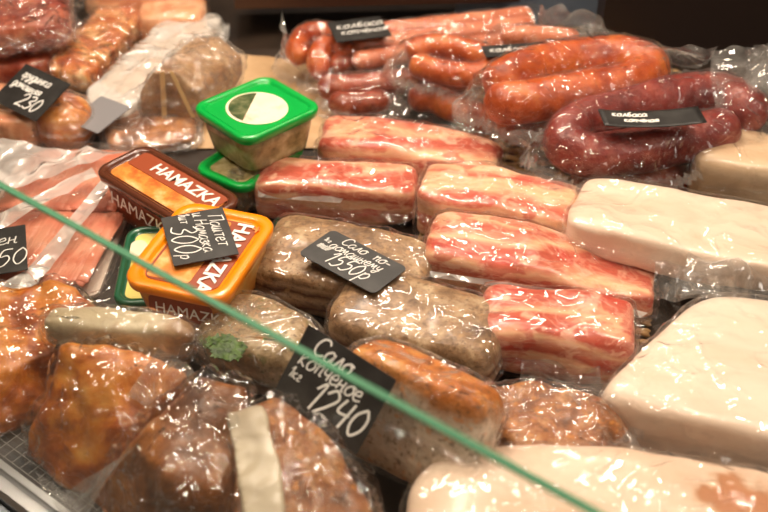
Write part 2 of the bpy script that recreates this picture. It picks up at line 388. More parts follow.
# --- rounded plate, ribbons, lettering
def rrect(L, W, r, x0=0, y0=0, n=6):
    P = []
    for cx, cy, a in ((L - r, W - r, 0), (r, W - r, 90), (r, r, 180), (L - r, r, 270)):
        for k in range(n + 1):
            t = R(a + 90 * k / n); P.append((x0 + cx + r * math.cos(t), y0 + cy + r * math.sin(t)))
    return P
def loft(loops, cap0=True, cap1=True):
    V = []; F = []; n = len(loops[0])
    for l in loops: V += [Vector(p) for p in l]
    for j in range(len(loops) - 1):
        for i in range(n):
            a, b = j * n + i, j * n + (i + 1) % n; F.append((a, b, b + n, a + n))
    if cap0: F.append(tuple(reversed(range(n))))
    if cap1: F.append(tuple(range((len(loops) - 1) * n, len(loops) * n)))
    return V, F
def plate(name, L, W, T, r, mat, parent, x0=0, y0=0, z0=0, bend=0.0):
    P = rrect(L, W, r, x0, y0)
    if not bend:
        return mesh(name, *loft([[(x, y, z0) for x, y in P], [(x, y, z0 + T) for x, y in P]]), mat, parent, smooth=False)
    V = []; F = []; n, m = 16, 8
    for k in (0, 1):
        for j in range(m + 1):
            for i in range(n + 1):
                x, y = L * i / n, W * j / m; V.append(Vector((x0 + x, y0 + y, z0 + k * T + bend * ((2 * i / n - 1) ** 2))))
    K = (n + 1) * (m + 1)
    for j in range(m):
        for i in range(n):
            a = j * (n + 1) + i; F.append((a, a + n + 1, a + n + 2, a + 1)); F.append((K + a, K + a + 1, K + a + n + 2, K + a + n + 1))
    ring = [i for i in range(n + 1)] + [j * (n + 1) + n for j in range(1, m + 1)] + [m * (n + 1) + i for i in range(n - 1, -1, -1)] + [j * (n + 1) for j in range(m - 1, 0, -1)]
    for a, b in zip(ring, ring[1:] + ring[:1]): F.append((a, b, b + K, a + K))
    return mesh(name, V, F, mat, parent)
GL = {
 'С': (1.0, [[(.95, 1.35), (.7, 1.7), (.3, 1.6), (.05, 1), (.1, .3), (.45, 0), (.9, .25)]]),
 'а': (.85, [[(.65, .8), (.4, 1), (.08, .6), (.1, .1), (.4, 0), (.65, .5), (.72, .95), (.68, .2), (.88, .05)]]),
 'л': (.8, [[(0, .1), (.15, 0), (.35, .6), (.5, 1), (.6, .2), (.8, .05)]]),
 'о': (.8, [[(.4, 1), (.06, .6), (.15, .05), (.5, .05), (.68, .55), (.4, 1), (.8, .85)]]),
 'п': (.75, [[(.0, .8), (.1, 1), (.12, 0)], [(.12, .7), (.4, 1), (.52, .8), (.52, .1), (.72, .05)]]),
 '-': (.7, [[(.1, .5), (.6, .55)]]),
 'д': (.85, [[(.6, .9), (.3, 1), (.05, .5), (.2, 0), (.5, .2), (.65, 1), (.6, -.5), (.3, -.7), (.2, -.4), (.85, .1)]]),
 'м': (.95, [[(0, 0), (.2, 1), (.42, .2), (.62, 1), (.76, .1), (.94, .05)]]),
 'ш': (.95, [[(0, 1), (.05, .1), (.25, 0), (.35, 1), (.4, .1), (.6, 0), (.7, 1), (.75, .1), (.94, .05)]]),
 'н': (.72, [[(.05, 1), (.05, 0)], [(.05, .5), (.5, .55)], [(.5, 1), (.5, .1), (.7, .05)]]),
 'е': (.72, [[(.08, .5), (.5, .6), (.4, 1), (.1, .8), (.05, .3), (.3, 0), (.7, .2)]]),
 'ё': (.72, [[(.08, .5), (.5, .6), (.4, 1), (.1, .8), (.05, .3), (.3, 0), (.7, .2)], [(.15, 1.3), (.2, 1.36)], [(.45, 1.3), (.5, 1.36)]]),
 'у': (.7, [[(.05, 1), (.1, .4), (.4, .3), (.55, 1), (.45, -.4), (.2, -.7), (.05, -.4), (.65, .1)]]),
 '1': (.5, [[(0, 1.2), (.32, 1.7), (.22, 0)]]),
 '2': (.85, [[(.05, 1.3), (.35, 1.7), (.65, 1.3), (.35, .6), (.0, 0), (.35, .1), (.8, 0)]]),
 '3': (.8, [[(.05, 1.5), (.4, 1.7), (.6, 1.3), (.25, .9), (.65, .6), (.45, .05), (.0, .15)]]),
 '4': (.8, [[(.15, 1.6), (.05, .8), (.65, .85)], [(.6, 1.6), (.5, 0)]]),
 '5': (.8, [[(.7, 1.7), (.25, 1.65), (.15, 1), (.5, 1.05), (.65, .6), (.4, 0), (.05, .1)]]),
 '0': (.85, [[(.4, 1.7), (.1, 1.2), (.08, .5), (.35, 0), (.65, .5), (.65, 1.2), (.4, 1.7)]]),
 'р': (.75, [[(.12, 1), (.05, -.7)], [(.1, .7), (.4, 1), (.6, .6), (.4, .1), (.1, .2)]]),
 'П': (1.0, [[(0, 0), (.1, 1.6)], [(-.05, 1.6), (.85, 1.7)], [(.8, 1.7), (.8, 0)]]),
 'Н': (1.0, [[(.1, 1.6), (0, 0)], [(.05, .8), (.75, .9)], [(.8, 1.7), (.75, 0)]]),
 'т': (.75, [[(.38, 1), (.36, 0)], [(.05, 1), (.7, 1)]]),
 'и': (.75, [[(0, 1), (.05, .1), (.3, .1), (.5, 1), (.5, .1), (.72, .05)]]),
 'з': (.65, [[(.05, .85), (.35, 1), (.45, .7), (.2, .5), (.5, .25), (.3, -.1), (0, 0)]]),
 'к': (.72, [[(.05, 1), (.05, 0)], [(.5, 1), (.08, .5), (.6, 0)]]),
 'ч': (.7, [[(.05, 1), (.1, .5), (.45, .5)], [(.5, 1), (.48, 0)]]),
 'г': (.6, [[(.05, .8), (.3, 1), (.45, .75), (.1, .2), (.35, 0), (.55, .2)]]),
 'в': (.75, [[(.1, 0), (.1, 1.5), (.45, 1.4), (.15, .9), (.55, .6), (.4, .0), (.1, .05)]]),
 'я': (.75, [[(.6, 0), (.55, 1), (.15, .85), (.2, .5), (.55, .45), (.05, 0)]]),
 '|': (.22, [[(.05, 0), (.05, 1)]]),
 '=': (.3, [[(.05, -.1), (.05, 1.1)], [(.12, -.1), (.12, 1.1)]]),
 'с': (.65, [[(.55, .8), (.35, 1), (.06, .6), (.15, .1), (.4, 0), (.65, .2)]]),
 'б': (.75, [[(.6, 1.5), (.2, 1.2), (.05, .5), (.3, 0), (.55, .4), (.35, .85), (.1, .5)]]),
 ' ': (.55, []),
}
def catmull(P, k=5):
    if len(P) < 3: return P
    Q = [P[0]] + list(P) + [P[-1]]; out = []
    for i in range(1, len(Q) - 2):
        for j in range(k):
            t = j / k; p0, p1, p2, p3 = Q[i - 1:i + 3]
            out.append(tuple(.5 * ((2 * p1[a]) + (-p0[a] + p2[a]) * t + (2 * p0[a] - 5 * p1[a] + 4 * p2[a] - p3[a]) * t * t + (-p0[a] + 3 * p1[a] - 3 * p2[a] + p3[a]) * t ** 3) for a in range(len(p1))))
    out.append(tuple(P[-1])); return out
def chalk(lines, z, parent, bendf=lambda x: 0, name='lettering', slant=.15, xs=1.25):
    """lines: (text, x, y, size, pen width, rise per length)"""
    V = []; F = []; rr = random.Random(4)
    for text, x, y, sz, pw, rise in lines:
        cx = 0
        for ch in text:
            w, st = GL.get(ch, GL['с']); jy = rr.uniform(-.06, .06)
            for s in st:
                pts = [(x + (px + cx + slant * py) * sz * xs, y + (py + jy + (cx + px) * rise) * sz) for px, py in s]
                pts = catmull(pts); base = len(V); n = len(pts)
                for i, (a, b) in enumerate(pts):
                    a0, b0 = pts[max(0, i - 1)]; a1, b1 = pts[min(n - 1, i + 1)]
                    dx, dy = a1 - a0, b1 - b0; l = math.hypot(dx, dy) or 1; nx, ny = -dy / l * pw / 2, dx / l * pw / 2
                    zz = z + bendf(a)
                    V += [Vector((a + nx, b + ny, zz)), Vector((a - nx, b - ny, zz)), Vector((a + nx, b + ny, zz + .00025)), Vector((a - nx, b - ny, zz + .00025))]
                for i in range(n - 1):
                    k = base + 4 * i
                    F += [(k + 2, k + 3, k + 7, k + 6), (k, k + 2, k + 6, k + 4), (k + 1, k + 5, k + 7, k + 3)]
            cx += w
    return mesh(name, V, F, CHALK, parent, smooth=False)
def price_tag(O, X, Y, label, lines=(), mat=BLACK, bend=0, group='black chalk price tags', r=.004, size=None):
    M, L, W = fr3(O, X, Y)
    if size: L, W = size
    t = thing('price_tag', M, label, 'price tag', group)
    plate('board', L, W, .0012, r, mat, t, bend=bend)
    if lines:
        ls = [(s, x * L, y * W, sz * W, pw, ri) for s, x, y, sz, pw, ri in lines]
        chalk(ls, .0013, t, (lambda x: bend * ((2 * x / L - 1) ** 2)) if bend else (lambda x: 0))
    return t, M, L, W
def print_text(txt, size, parent, mat, M, name='lettering', bold=.0):
    cu = bpy.data.curves.new('t', 'FONT'); cu.body = txt; cu.size = size; cu.extrude = .00015; cu.offset = bold
    o = bpy.data.objects.new('t', cu); C.objects.link(o)
    bpy.context.view_layer.update()
    me = bpy.data.meshes.new_from_object(o.evaluated_get(bpy.context.evaluated_depsgraph_get()))
    bpy.data.objects.remove(o)
    me.materials.clear(); me.materials.append(mat); me.name = name
    q = bpy.data.objects.new(name, me); C.objects.link(q); q.parent = parent; q.matrix_local = M; return q
# --- tubs
def tub(O, X, Y, h, label, lidmat, bodymat, panel, group='plastic tubs of spread', taper=.86, rim=.008, r=.018):
    M, L, W = fr3(O, X, Y); t = thing('food_tub', M @ Matrix.Translation((0, 0, -h)), label, 'tub', group)
    ix, iy = L * (1 - taper) / 2, W * (1 - taper) / 2
    lo = lambda k, z: [(x, y, z) for x, y in rrect(L - 2 * k * ix - .006, W - 2 * k * iy - .006, r * .9, k * ix + .003, k * iy + .003)]
    mesh('tub_body', *loft([lo(1.05, 0), lo(1, .003), lo(.5, h * .5), lo(.15, h - .006)]), bodymat, t)
    def q(i, z): return [(x, y, z) for x, y in rrect(L - 2 * i, W - 2 * i, max(.003, r - i * .6), i, i, 8)]
    z = h
    mesh('lid', *loft([q(.001, z - .010), q(0, z - .009), q(-.001, z - .002), q(0, z), q(.0015, z + .001), q(rim * .7, z + .001), q(rim, z - .0005), q(rim + .001, z - .003), q(rim + .003, z - .0032)]), lidmat, t)
    if panel: plate('lid_label', L - 2 * rim - .008, W - 2 * rim - .008, .0006, r * .5, panel, t, rim + .004, rim + .004, z - .0030)
    return t, M, L, W, h
# --- sausages
def tube(P, r, n=18, ends=.9, seed=0, lump=.06):
    P = [Vector(p) for p in P]; N = len(P); V = []; F = []
    acc = [0]
    for a, b in zip(P, P[1:]): acc.append(acc[-1] + (b - a).length)
    T = acc[-1]; up = Vector((0, 0, 1))
    for i, p in enumerate(P):
        d = (P[min(N - 1, i + 1)] - P[max(0, i - 1)]).normalized()
        s = d.cross(up).normalized(); u = s.cross(d)
        e = min(acc[i], T - acc[i]); k = 1 if e > r * ends else math.sqrt(max(.02, 1 - (1 - e / (r * ends)) ** 2))
        for j in range(n):
            a = 2 * math.pi * j / n; o = s * math.cos(a) + u * math.sin(a)
            f = 1 + lump * noise.noise((p + o * r) * 30 + Vector((seed, 0, 0))) + lump * .5 * noise.noise((p + o * r) * 90 + Vector((seed, 0, 0)))
            V.append(p + o * r * k * f)
    for i in range(N - 1):
        for j in range(n):
            a, b = i * n + j, i * n + (j + 1) % n; F.append((a, b, b + n, a + n))
    F.append(tuple(reversed(range(n)))); F.append(tuple(range((N - 1) * n, N * n)))
    return V, F
def sausage_pack(label, sausages, margin=.02, film=FILM_S, group='vacuum packed sausages', flaps=(), zf=None, seed=0, drop=1.7, N=110):
    """sausages: (points as (px,py,z of centre line), radius, material)"""
    paths = []
    for pts, r, m in sausages:
        W = [tuple(V3(p)) for p in pts]; paths.append((catmull(W, 12), r, m))
    allp = np.array([p for P, r, m in paths for p in P]); zb = min(min(p[2] for p in P) - r for P, r, m in paths)
    o = Vector((allp[:, 0].mean(), allp[:, 1].mean(), zb)); M = Matrix.Translation(o)
    t = thing('sausage_pack', M, label, 'sausage', group); MI = M.inverted()
    for i, (P, r, m) in enumerate(paths):
        mesh('sausage', *tube([Vector(p) - o for p in P], r, seed=seed + i * 3), m, t)
    ex = margin + max(r for _, r, _ in paths) + .012
    x0, x1, y0, y1 = allp[:, 0].min() - ex, allp[:, 0].max() + ex, allp[:, 1].min() - ex, allp[:, 1].max() + ex
    dx = max(.0022, max(x1 - x0, y1 - y0) / N)
    xs = np.arange(x0, x1, dx); ys = np.arange(y0, y1, dx); X, Y = np.meshgrid(xs, ys)
    Z = np.full(X.shape, zb + .006); D = np.full(X.shape, 9.)
    for P, r, m in paths:
        for p in P:
            d2 = (X - p[0]) ** 2 + (Y - p[1]) ** 2; d = np.sqrt(d2); D = np.minimum(D, d - r)
            rr = r + .002
            top = np.where(d < rr, p[2] + np.sqrt(np.maximum(0, rr * rr - d2)), p[2] + .0 - (d - rr) * drop)
            Z = np.maximum(Z, np.where(d < rr * 2.2, top, zb + .004))
    H0 = Z.copy()
    for _ in range(3):
        Zp = np.pad(Z, 1, mode='edge'); Z = (Zp[1:-1, 1:-1] * 2 + Zp[:-2, 1:-1] + Zp[2:, 1:-1] + Zp[1:-1, :-2] + Zp[1:-1, 2:]) / 6
    V = []; ok = []
    for j in range(len(ys)):
        for i in range(len(xs)):
            x, y, z = X[j, i], Y[j, i], Z[j, i]
            q = Vector((x * 34, y * 34, seed)); f = max(0, D[j, i]) / margin
            z += max(0, ridged(q)) ** 2 * .0026 + min(1, f) * noise.noise(Vector((x * 26, y * 26, seed + 4))) * .009
            V.append(Vector((x, y, max(z, zb + .001))) - o)
            ok.append(D[j, i] < margin * (1 + .45 * noise.noise(Vector((x * 14, y * 14, seed + 9)))))
    F = []; w = len(xs); mi = []
    for j in range(len(ys) - 1):
        for i in range(w - 1):
            a = j * w + i
            if ok[a] and ok[a + 1] and ok[a + w] and ok[a + w + 1]: F.append((a, a + 1, a + w + 1, a + w)); mi.append(1 if D[j, i] > .6 * margin else 0)
    used = sorted({i for f in F for i in f}); mp = {k: i for i, k in enumerate(used)}
    V = [V[k] for k in used]; F = [tuple(mp[i] for i in f) for f in F]; nf = len(F)
    for i, qd in enumerate(flaps):
        opts = qd[4] if len(qd) > 4 else {}
        add(V, F, *sheet_geo([V3(p) - o for p in qd[:4]], seed=seed + i * 5, **opts))
    mesh('plastic_wrap', V, F, film, t, mat2=FILM_F, nf=mi + [1] * (len(F) - nf))
    return t
def boxm(name, a, b, mat, parent=None, M=None, bevel=0):
    V = [Vector((x, y, z)) for z in (a[2], b[2]) for y in (a[1], b[1]) for x in (a[0], b[0])]
    if M is not None: V = [M @ v for v in V]
    F = [(0, 2, 3, 1), (4, 5, 7, 6), (0, 1, 5, 4), (2, 6, 7, 3), (0, 4, 6, 2), (1, 3, 7, 5)]
    o = mesh(name, V, F, mat, parent, smooth=False)
    if bevel:
        md = o.modifiers.new('bevel', 'BEVEL'); md.width = bevel; md.segments = 2
    return o
def struct(o): o['kind'] = 'structure'; return o
# ================================================================== THE CASE
ga, gb = G(0, 182, .27), G(600, 511, .27)          # top edge of the glass
ex = (gb - ga).normalized(); ey = Vector((-ex.y, ex.x, 0)); rim0 = G(0, 462, 0)
def case(u, v, z): return Vector((ga.x, ga.y, 0)) + ex * u + ey * v + Vector((0, 0, z))   # u along the front, v into the case
MC = basis(ex, ey, Vector((0, 0, 1)), Vector((ga.x, ga.y, 0)))
vr = (rim0 - Vector((ga.x, ga.y, 0))).dot(ey)      # the rim sits a little in front
s = NT('case deck'); DECK = s.pbr(s.ramp(s.noise(s.coord(), 14, 4), [(.3, (.014, .009, .006)), (.7, (.04, .024, .015))]), .5)
WALLD = plain('dark back panel', (.010, .011, .014), .4)
struct(boxm('floor', (-1.6, vr - .012, -.03), (1.9, 1.75, 0), DECK, M=MC))
struct(boxm('wall_back', (-1.9, 1.42, -.03), (2.1, 1.46, 1.0), WALLD, M=MC))
# front rim: steel rail with two ridges, and the panel under it
def rail():
    prof = [(-.026, -.03), (-.026, .004), (-.022, .008), (-.016, .008), (-.014, .003), (-.010, .003), (-.008, .010), (-.002, .010), (0, .006), (0, -.03)]
    l0 = [MC @ Vector((-1.6, vr + a, b)) for a, b in prof]; l1 = [MC @ Vector((1.9, vr + a, b)) for a, b in prof]
    return mesh('trim_1', *loft([l0, l1]), STEEL, smooth=False)
struct(rail())
struct(boxm('wall_front', (-1.6, vr - .05, -.9), (1.9, vr - .028, -.002), STEELB, M=MC))
# glass pane with a green cut edge
def glass():
    th = .0052; s = NT('front glass'); fz = s.math('MULTIPLY_ADD', s.math('POWER', s.n('ShaderNodeLayerWeight', {'Blend': .5}).outputs['Facing'], 5.0), .9, .045)
    tr = s.n('ShaderNodeBsdfTransparent', {'Color': (.975, .985, .975)}); gl = s.n('ShaderNodeBsdfGlossy', {'Roughness': .02})
    mx = s.n('ShaderNodeMixShader', {0: fz, 1: tr.outputs[0], 2: gl.outputs[0]}); s.t.links.new(mx.outputs[0], s.out.inputs[0])
    e = NT('green glass edge').pbr((.03, .19, .085), .6)
    u0, u1 = -1.0, 1.0; zt, zb_ = .27, .009
    dv = vr - .004
    V = [MC @ Vector(p) for p in ((u0, dv, zb_), (u1, dv, zb_), (u1, 0, zt), (u0, 0, zt), (u0, dv - th, zb_), (u1, dv - th, zb_), (u1, -th, zt), (u0, -th, zt))]
    o = Vector(MC @ Vector((0, vr, zb_)))
    t = thing('glass_pane', Matrix.Translation(o), 'slanted clear glass front pane with a green polished top edge, in front of the meat', 'glass pane')
    V = [v - o for v in V]
    mesh('pane', V, [(0, 1, 2, 3), (5, 4, 7, 6), (0, 3, 7, 4), (1, 5, 6, 2), (0, 4, 5, 1)], s.m, t, smooth=False)
    q = [V[3], V[2], V[6], V[7]]; up = Vector((0, 0, .0012)); dn = Vector((0, 0, -.0005))
    W = [p + dn for p in q] + [p + up for p in q]
    me = mesh('glass_edge', W, [(3, 2, 1, 0), (4, 5, 6, 7), (0, 1, 5, 4), (1, 2, 6, 5), (2, 3, 7, 6), (3, 0, 4, 7)], e, t, smooth=False)
    me['label'] = 'green polished edge of the glass'
glass()
# brown and dark things at the back
WOODD = NT('dark wood'); WOODD = WOODD.pbr(WOODD.ramp(WOODD.noise(WOODD.coord((2, 30, 30)), 1, 4), [(.3, (.03, .011, .006)), (.7, (.07, .025, .013))]), .4)
# ================================================================== helpers for placing
def wbox(name, A, B, W, H, mat, label=None, cat=None, tilt=0):
    M, L = fr(A, B, tilt); o = boxm(name, (0, 0, 0), (L, W, H), mat); o.matrix_world = M
    if label: tag(o, label, cat)
    return o
struct(wbox('wall_right', (596, 70, 0), (900, 52, 0), .03, .5, plain('brown dark panel', (.022, .012, .009), .35)))
p = wbox('steel_divider', (455, 22, 0), (655, 28, 0), .012, .13, plain('slate divider', (.16, .20, .26), .4), 'blue grey steel divider standing behind the sausages at the back', 'divider')
wbox('wooden_board', (235, 9, .05), (520, 2, .05), .10, .05, WOODD, 'reddish brown wooden board at the very back behind the dark gap', 'board')
# wicker mat under the bacon
def wicker():
    s = NT('wicker'); WK = s.pbr(s.ramp(s.noise(s.coord((40, 40, 40)), 1, 3), [(.3, (.20, .10, .035)), (.7, (.52, .32, .13))]), .45, Coat_Weight=.3)
    M, L = fr((395, 300, 0), (560, 330, 0)); W = .58; L = .26
    M = M @ Matrix.Translation((0, 0, 0))
    V = []; F = []
    sp = .0085; nrow = int(W / sp)
    st = .026
    for i in range(nrow):
        y = i * sp; P = []
        k = 80
        for j in range(k + 1):
            x = L * j / k; P.append(Vector((x, y, .0055 + .003 * math.sin(math.pi * x / st + math.pi * (i % 2)))))
        add(V, F, *tube(P, .0032, 6, seed=i, lump=0))
    for i in range(int(L / st)):
        x = st * (i + .5) - st / 2 
        add(V, F, *tube([Vector((x, W * j / 60, .0055)) for j in range(61)], .0022, 6, seed=i, lump=0))
    V = [Vector((v.x, v.y, max(0.0005, v.z))) for v in V]
    o = mesh('wicker_mat', V, F, WK); o.matrix_world = M
    tag(o, 'woven brown wicker mat lying under the bacon and sausage packs', 'mat')
wicker()
PAPER = NT('tan paper'); PAPER = PAPER.pbr(PAPER.ramp(PAPER.noise(PAPER.coord(), 16, 5), [(.3, (.42, .25, .12)), (.7, (.62, .42, .24))]), .5)
def paper(quad, label, mat=PAPER, amp=.005, seed=2):
    pts = [G(*q) for q in quad]; o = pts[0].copy(); V, F = sheet_geo([p - o for p in pts], 40, 30, amp, 12, seed, .02)
    V = [Vector((v.x, v.y, abs(v.z) + .002)) for v in V]
    n = len(V); F2 = list(F) + [tuple(reversed([i + n for i in f])) for f in F]
    V = V + [v - Vector((0, 0, .0012)) for v in V]
    q = mesh('paper_sheet', V, F2, mat); q.location = o; return tag(q, label, 'paper')
paper([(190, 150, 0), (350, 150, 0), (320, 66, 0), (205, 50, 0)], 'crinkled tan paper lining sheet behind the green tub')
# white wire grid near the rim
def wires():
    V = []; F = []; u0, v0 = -.10, vr + .004
    for i in range(40): add(V, F, *tube([Vector((u0 + i * .011, v0 + .13 * k, .006)) for k in (0, 1)], .0009, 5, lump=0))
    for i in range(12): add(V, F, *tube([Vector((u0 + .43 * k, v0 + i * .011, .0045)) for k in (0, 1)], .0009, 5, lump=0))
    o = mesh('wire_grid', V, F, WIRE); o.matrix_world = MC
    tag(o, 'white wire grid lying on the deck beside the front steel rail', 'wire grid')
wires()
# ================================================================== SAUSAGES
LG = 'vacuum packed sausages'
sausage_pack('vacuum pack of long pink sausages with orange curled ends, at the very back', [
    ([(345, 37, .062), (400, 30, .062), (470, 22, .062), (533, 15, .062)], .0135, SAUS_P),
    ([(350, 48, .055), (410, 40, .055), (480, 31, .055), (535, 25, .055)], .0135, SAUS_P),
    ([(352, 62, .050), (420, 52, .050), (500, 43, .05), (560, 36, .050)], .0135, SAUS_P),
    ([(345, 40, .055), (325, 33, .055), (305, 36, .055), (297, 50, .05), (305, 62, .04)], .0155, SAUS_O),
    ([(352, 56, .050), (335, 46, .055), (322, 50, .055), (318, 64, .045), (326, 78, .03)], .0155, SAUS_O),
    ([(330, 66, .04), (360, 60, .04), (400, 58, .04)], .015, SAUS_O)], margin=.022, film=FILM, seed=1,
    flaps=[((290, 52, .05), (300, 72, .03), (283, 55, .06), (284, 10, .085), dict(amp=.01)),
           ((322, 78, .03), (398, 70, .03), (396, 78, .02), (330, 92, .012), dict(amp=.01))])
sausage_pack('orange ring sausage with a pink one behind it in clear film, back centre', [
    ([(408, 54, .085), (430, 46, .088), (465, 50, .088), (492, 62, .084), (480, 74, .08), (440, 72, .08), (412, 62, .08)], .0155, SAUS_O),
    ([(500, 36, .085), (540, 36, .085), (580, 40, .085)], .0135, SAUS_P),
    ([(505, 50, .055), (540, 52, .055), (575, 54, .055)], .0135, SAUS_P),
    ([(420, 74, .05), (450, 80, .05), (475, 80, .05)], .017, SAUS_R)], margin=.018, film=FILM_SS, seed=5,
    flaps=[((408, 48, .08), (412, 70, .06), (398, 86, .05), (386, 58, .07), dict(amp=.008)),
           ((478, 82, .05), (490, 72, .07), (486, 100, .05), (450, 98, .03), dict(amp=.008))])
sausage_pack('clear pack of two thick orange brown sausages lying below the long pink ones', [
    ([(318, 86, .028), (350, 88, .03), (400, 82, .03), (425, 80, .03)], .0175, SAUS_R),
    ([(330, 100, .02), (350, 104, .02), (390, 100, .02)], .015, SAUS_R)], margin=.02, film=FILM, seed=8,
    flaps=[((390, 66, .05), (425, 92, .03), (415, 112, .012), (392, 96, .02), dict(amp=.01)), ((318, 98, .02), (350, 108, .02), (350, 124, .01), (316, 108, .012), dict(amp=.008))])
sausage_pack('small orange sausage in clear film with wide flaps, in front of the ring sausages', [
    ([(408, 100, .03), (432, 98, .035), (455, 108, .032), (480, 118, .028), (505, 122, .022)], .0185, SAUS_O)], margin=.03, film=FILM, seed=12,
    flaps=[((402, 96, .03), (410, 116, .02), (380, 118, .012), (368, 92, .03), dict(amp=.008)),
           ((440, 125, .02), (480, 128, .02), (486, 142, .012), (430, 140, .012), dict(amp=.007))])
sausage_pack('large orange ring sausage vacuum packed in two layers, back right of centre', [
    ([(492, 90, .115), (520, 72, .118), (570, 60, .118), (620, 57, .118), (648, 66, .115), (638, 80, .112), (600, 90, .11), (550, 98, .108), (512, 103, .105), (491, 98, .10)], .0255, SAUS_O),
    ([(500, 120, .045), (530, 128, .045), (580, 112, .05), (640, 92, .05)], .0225, SAUS_R)], margin=.022, film=FILM_SS, seed=20,
    flaps=[((486, 118, .06), (530, 138, .03), (530, 158, .012), (500, 150, .012), dict(amp=.01)),
           ((490, 100, .07), (545, 120, .05), (560, 140, .02), (495, 140, .02), dict(amp=.008)),
           ((640, 60, .12), (700, 72, .10), (722, 52, .14), (640, 38, .15), dict(amp=.018)),
           ((640, 80, .10), (668, 95, .08), (690, 78, .10), (660, 68, .12), dict(amp=.014))])
sausage_pack('dark red ring sausage in clear vacuum bag, right side behind the cream lard', [
    ([(735, 122, .09), (745, 108, .095), (715, 94, .098), (670, 98, .098), (620, 110, .096), (580, 124, .094), (566, 142, .088), (590, 155, .08), (640, 150, .08), (700, 136, .084), (738, 126, .088)], .0262, SAUS_D),
    ([(572, 172, .03), (610, 184, .028), (660, 180, .03), (720, 160, .03)], .0245, SAUS_R)], margin=.022, film=FILM_SS, seed=28,
    flaps=[((548, 122, .07), (556, 190, .03), (528, 184, .03), (514, 130, .06), dict(amp=.016)), ((556, 168, .05), (640, 176, .06), (650, 200, .03), (560, 196, .03), dict(amp=.012)),
           ((570, 185, .025), (680, 190, .02), (690, 206, .01), (600, 204, .008), dict(amp=.012)),
           ((722, 130, .07), (775, 140, .07), (790, 30, .16), (708, 58, .15), dict(amp=.03)),
           ((740, 100, .10), (790, 120, .10), (800, 40, .17), (745, 50, .16), dict(amp=.03))])
# loose bag behind the sausages
def bag(name, label, quads, mat=FILM_F, seed=0, **kw):
    o = V3(quads[0][0]).copy(); V = []; F = []
    for i, q in enumerate(quads):
        opts = dict(kw); opts.update(q[4] if len(q) > 4 else {})
        add(V, F, *sheet_geo([V3(p) - o for p in q[:4]], seed=seed + 3 * i, **opts))
    b = mesh(name, V, F, mat); b.location = o; return tag(b, label, 'plastic bag')
bag('plastic_bag', 'loose clear plastic bag behind the pink sausages, against the grey divider', [((535, 42, .05), (625, 58, .04), (600, 14, .10), (540, 6, .11)), ((560, 50, .05), (640, 52, .04), (612, 30, .07), (570, 22, .09))], seed=3, amp=.018)
# ================================================================== BACON
BG = 'vacuum packed bacon blocks'
WV = lambda a, k: (lambda P, u: Vector((P.x, P.y + a * math.sin(k * P.x), P.z)))
pack('bacon_pack', 'streaky bacon block in film, rearmost one, right behind the other bacon', 'bacon', (314, 178, .008), (496, 200, .008), .075, .054, BACON1, FILM_S, e=(8, 6), group=BG, amp=.005, fl=(.01, .02, .008, .006),
     deform=lambda P, u: Vector((P.x, P.y, P.z * (1 - .35 * max(0, P.x / .19 - .45)))))
pack('bacon_pack', 'red streaked bacon block standing beside the green tubs', 'bacon', (254, 222, 0), (414, 231, 0), .062, .054, BACON3, FILM_S, e=(8, 6), group=BG, amp=.003, fl=(.004, .02, .006, .008),
     flaps=[((258, 190, .042), (345, 196, .042), (340, 203, .036), (258, 197, .036), dict(amp=.002, ragged=0))], loose=FILM_W)  # white flap imitates a streak of glare on the film
pack('bacon_pack', 'pale layered bacon block with a cut end, between the wicker and the marbled long block', 'bacon', (412, 238, .008), (574, 262, .008), .078, .060, BACON2, FILM_S, e=(9, 8), group=BG, amp=.004, fl=(.004, .012, .006, .008),
     deform=lambda P, u: Vector((P.x, P.y, P.z * (1 - .25 * max(0, P.x / .17 - .5)))))
pack('bacon_pack', 'longest marbled bacon block, a whitened film seam imitating a glare streak along its side', 'bacon', (420, 296, .008), (652, 328, .008), .085, .058, BACON1, FILM_S, e=(8, 6), group=BG, amp=.005, fl=(.004, .03, .004, .006), deform=lambda P, u: Vector((P.x, P.y, P.z * (1 - .38 * max(0, min(1, (P.x - .10) / .08))))),
     flaps=[((424, 270, .045), (560, 290, .045), (565, 296, .040), (424, 276, .040), dict(amp=.002, ragged=0)), ((560, 289, .046), (648, 313, .03), (640, 318, .026), (560, 297, .040), dict(amp=.002, ragged=0))], loose=FILM_W)  # both flaps whitened to stand in for glare along the film
pack('bacon_pack', 'deep red bacon block lowest in the column, under crumpled film beside the big lard slab', 'bacon', (474, 374, .008), (628, 393, .008), .074, .060, BACON3, FILM_S, e=(8, 6), group=BG, amp=.005, fl=(.004, .012, .012, .006),
     flaps=[((522, 350, .04), (600, 352, .045), (600, 392, .02), (520, 382, .02), dict(amp=.01))])
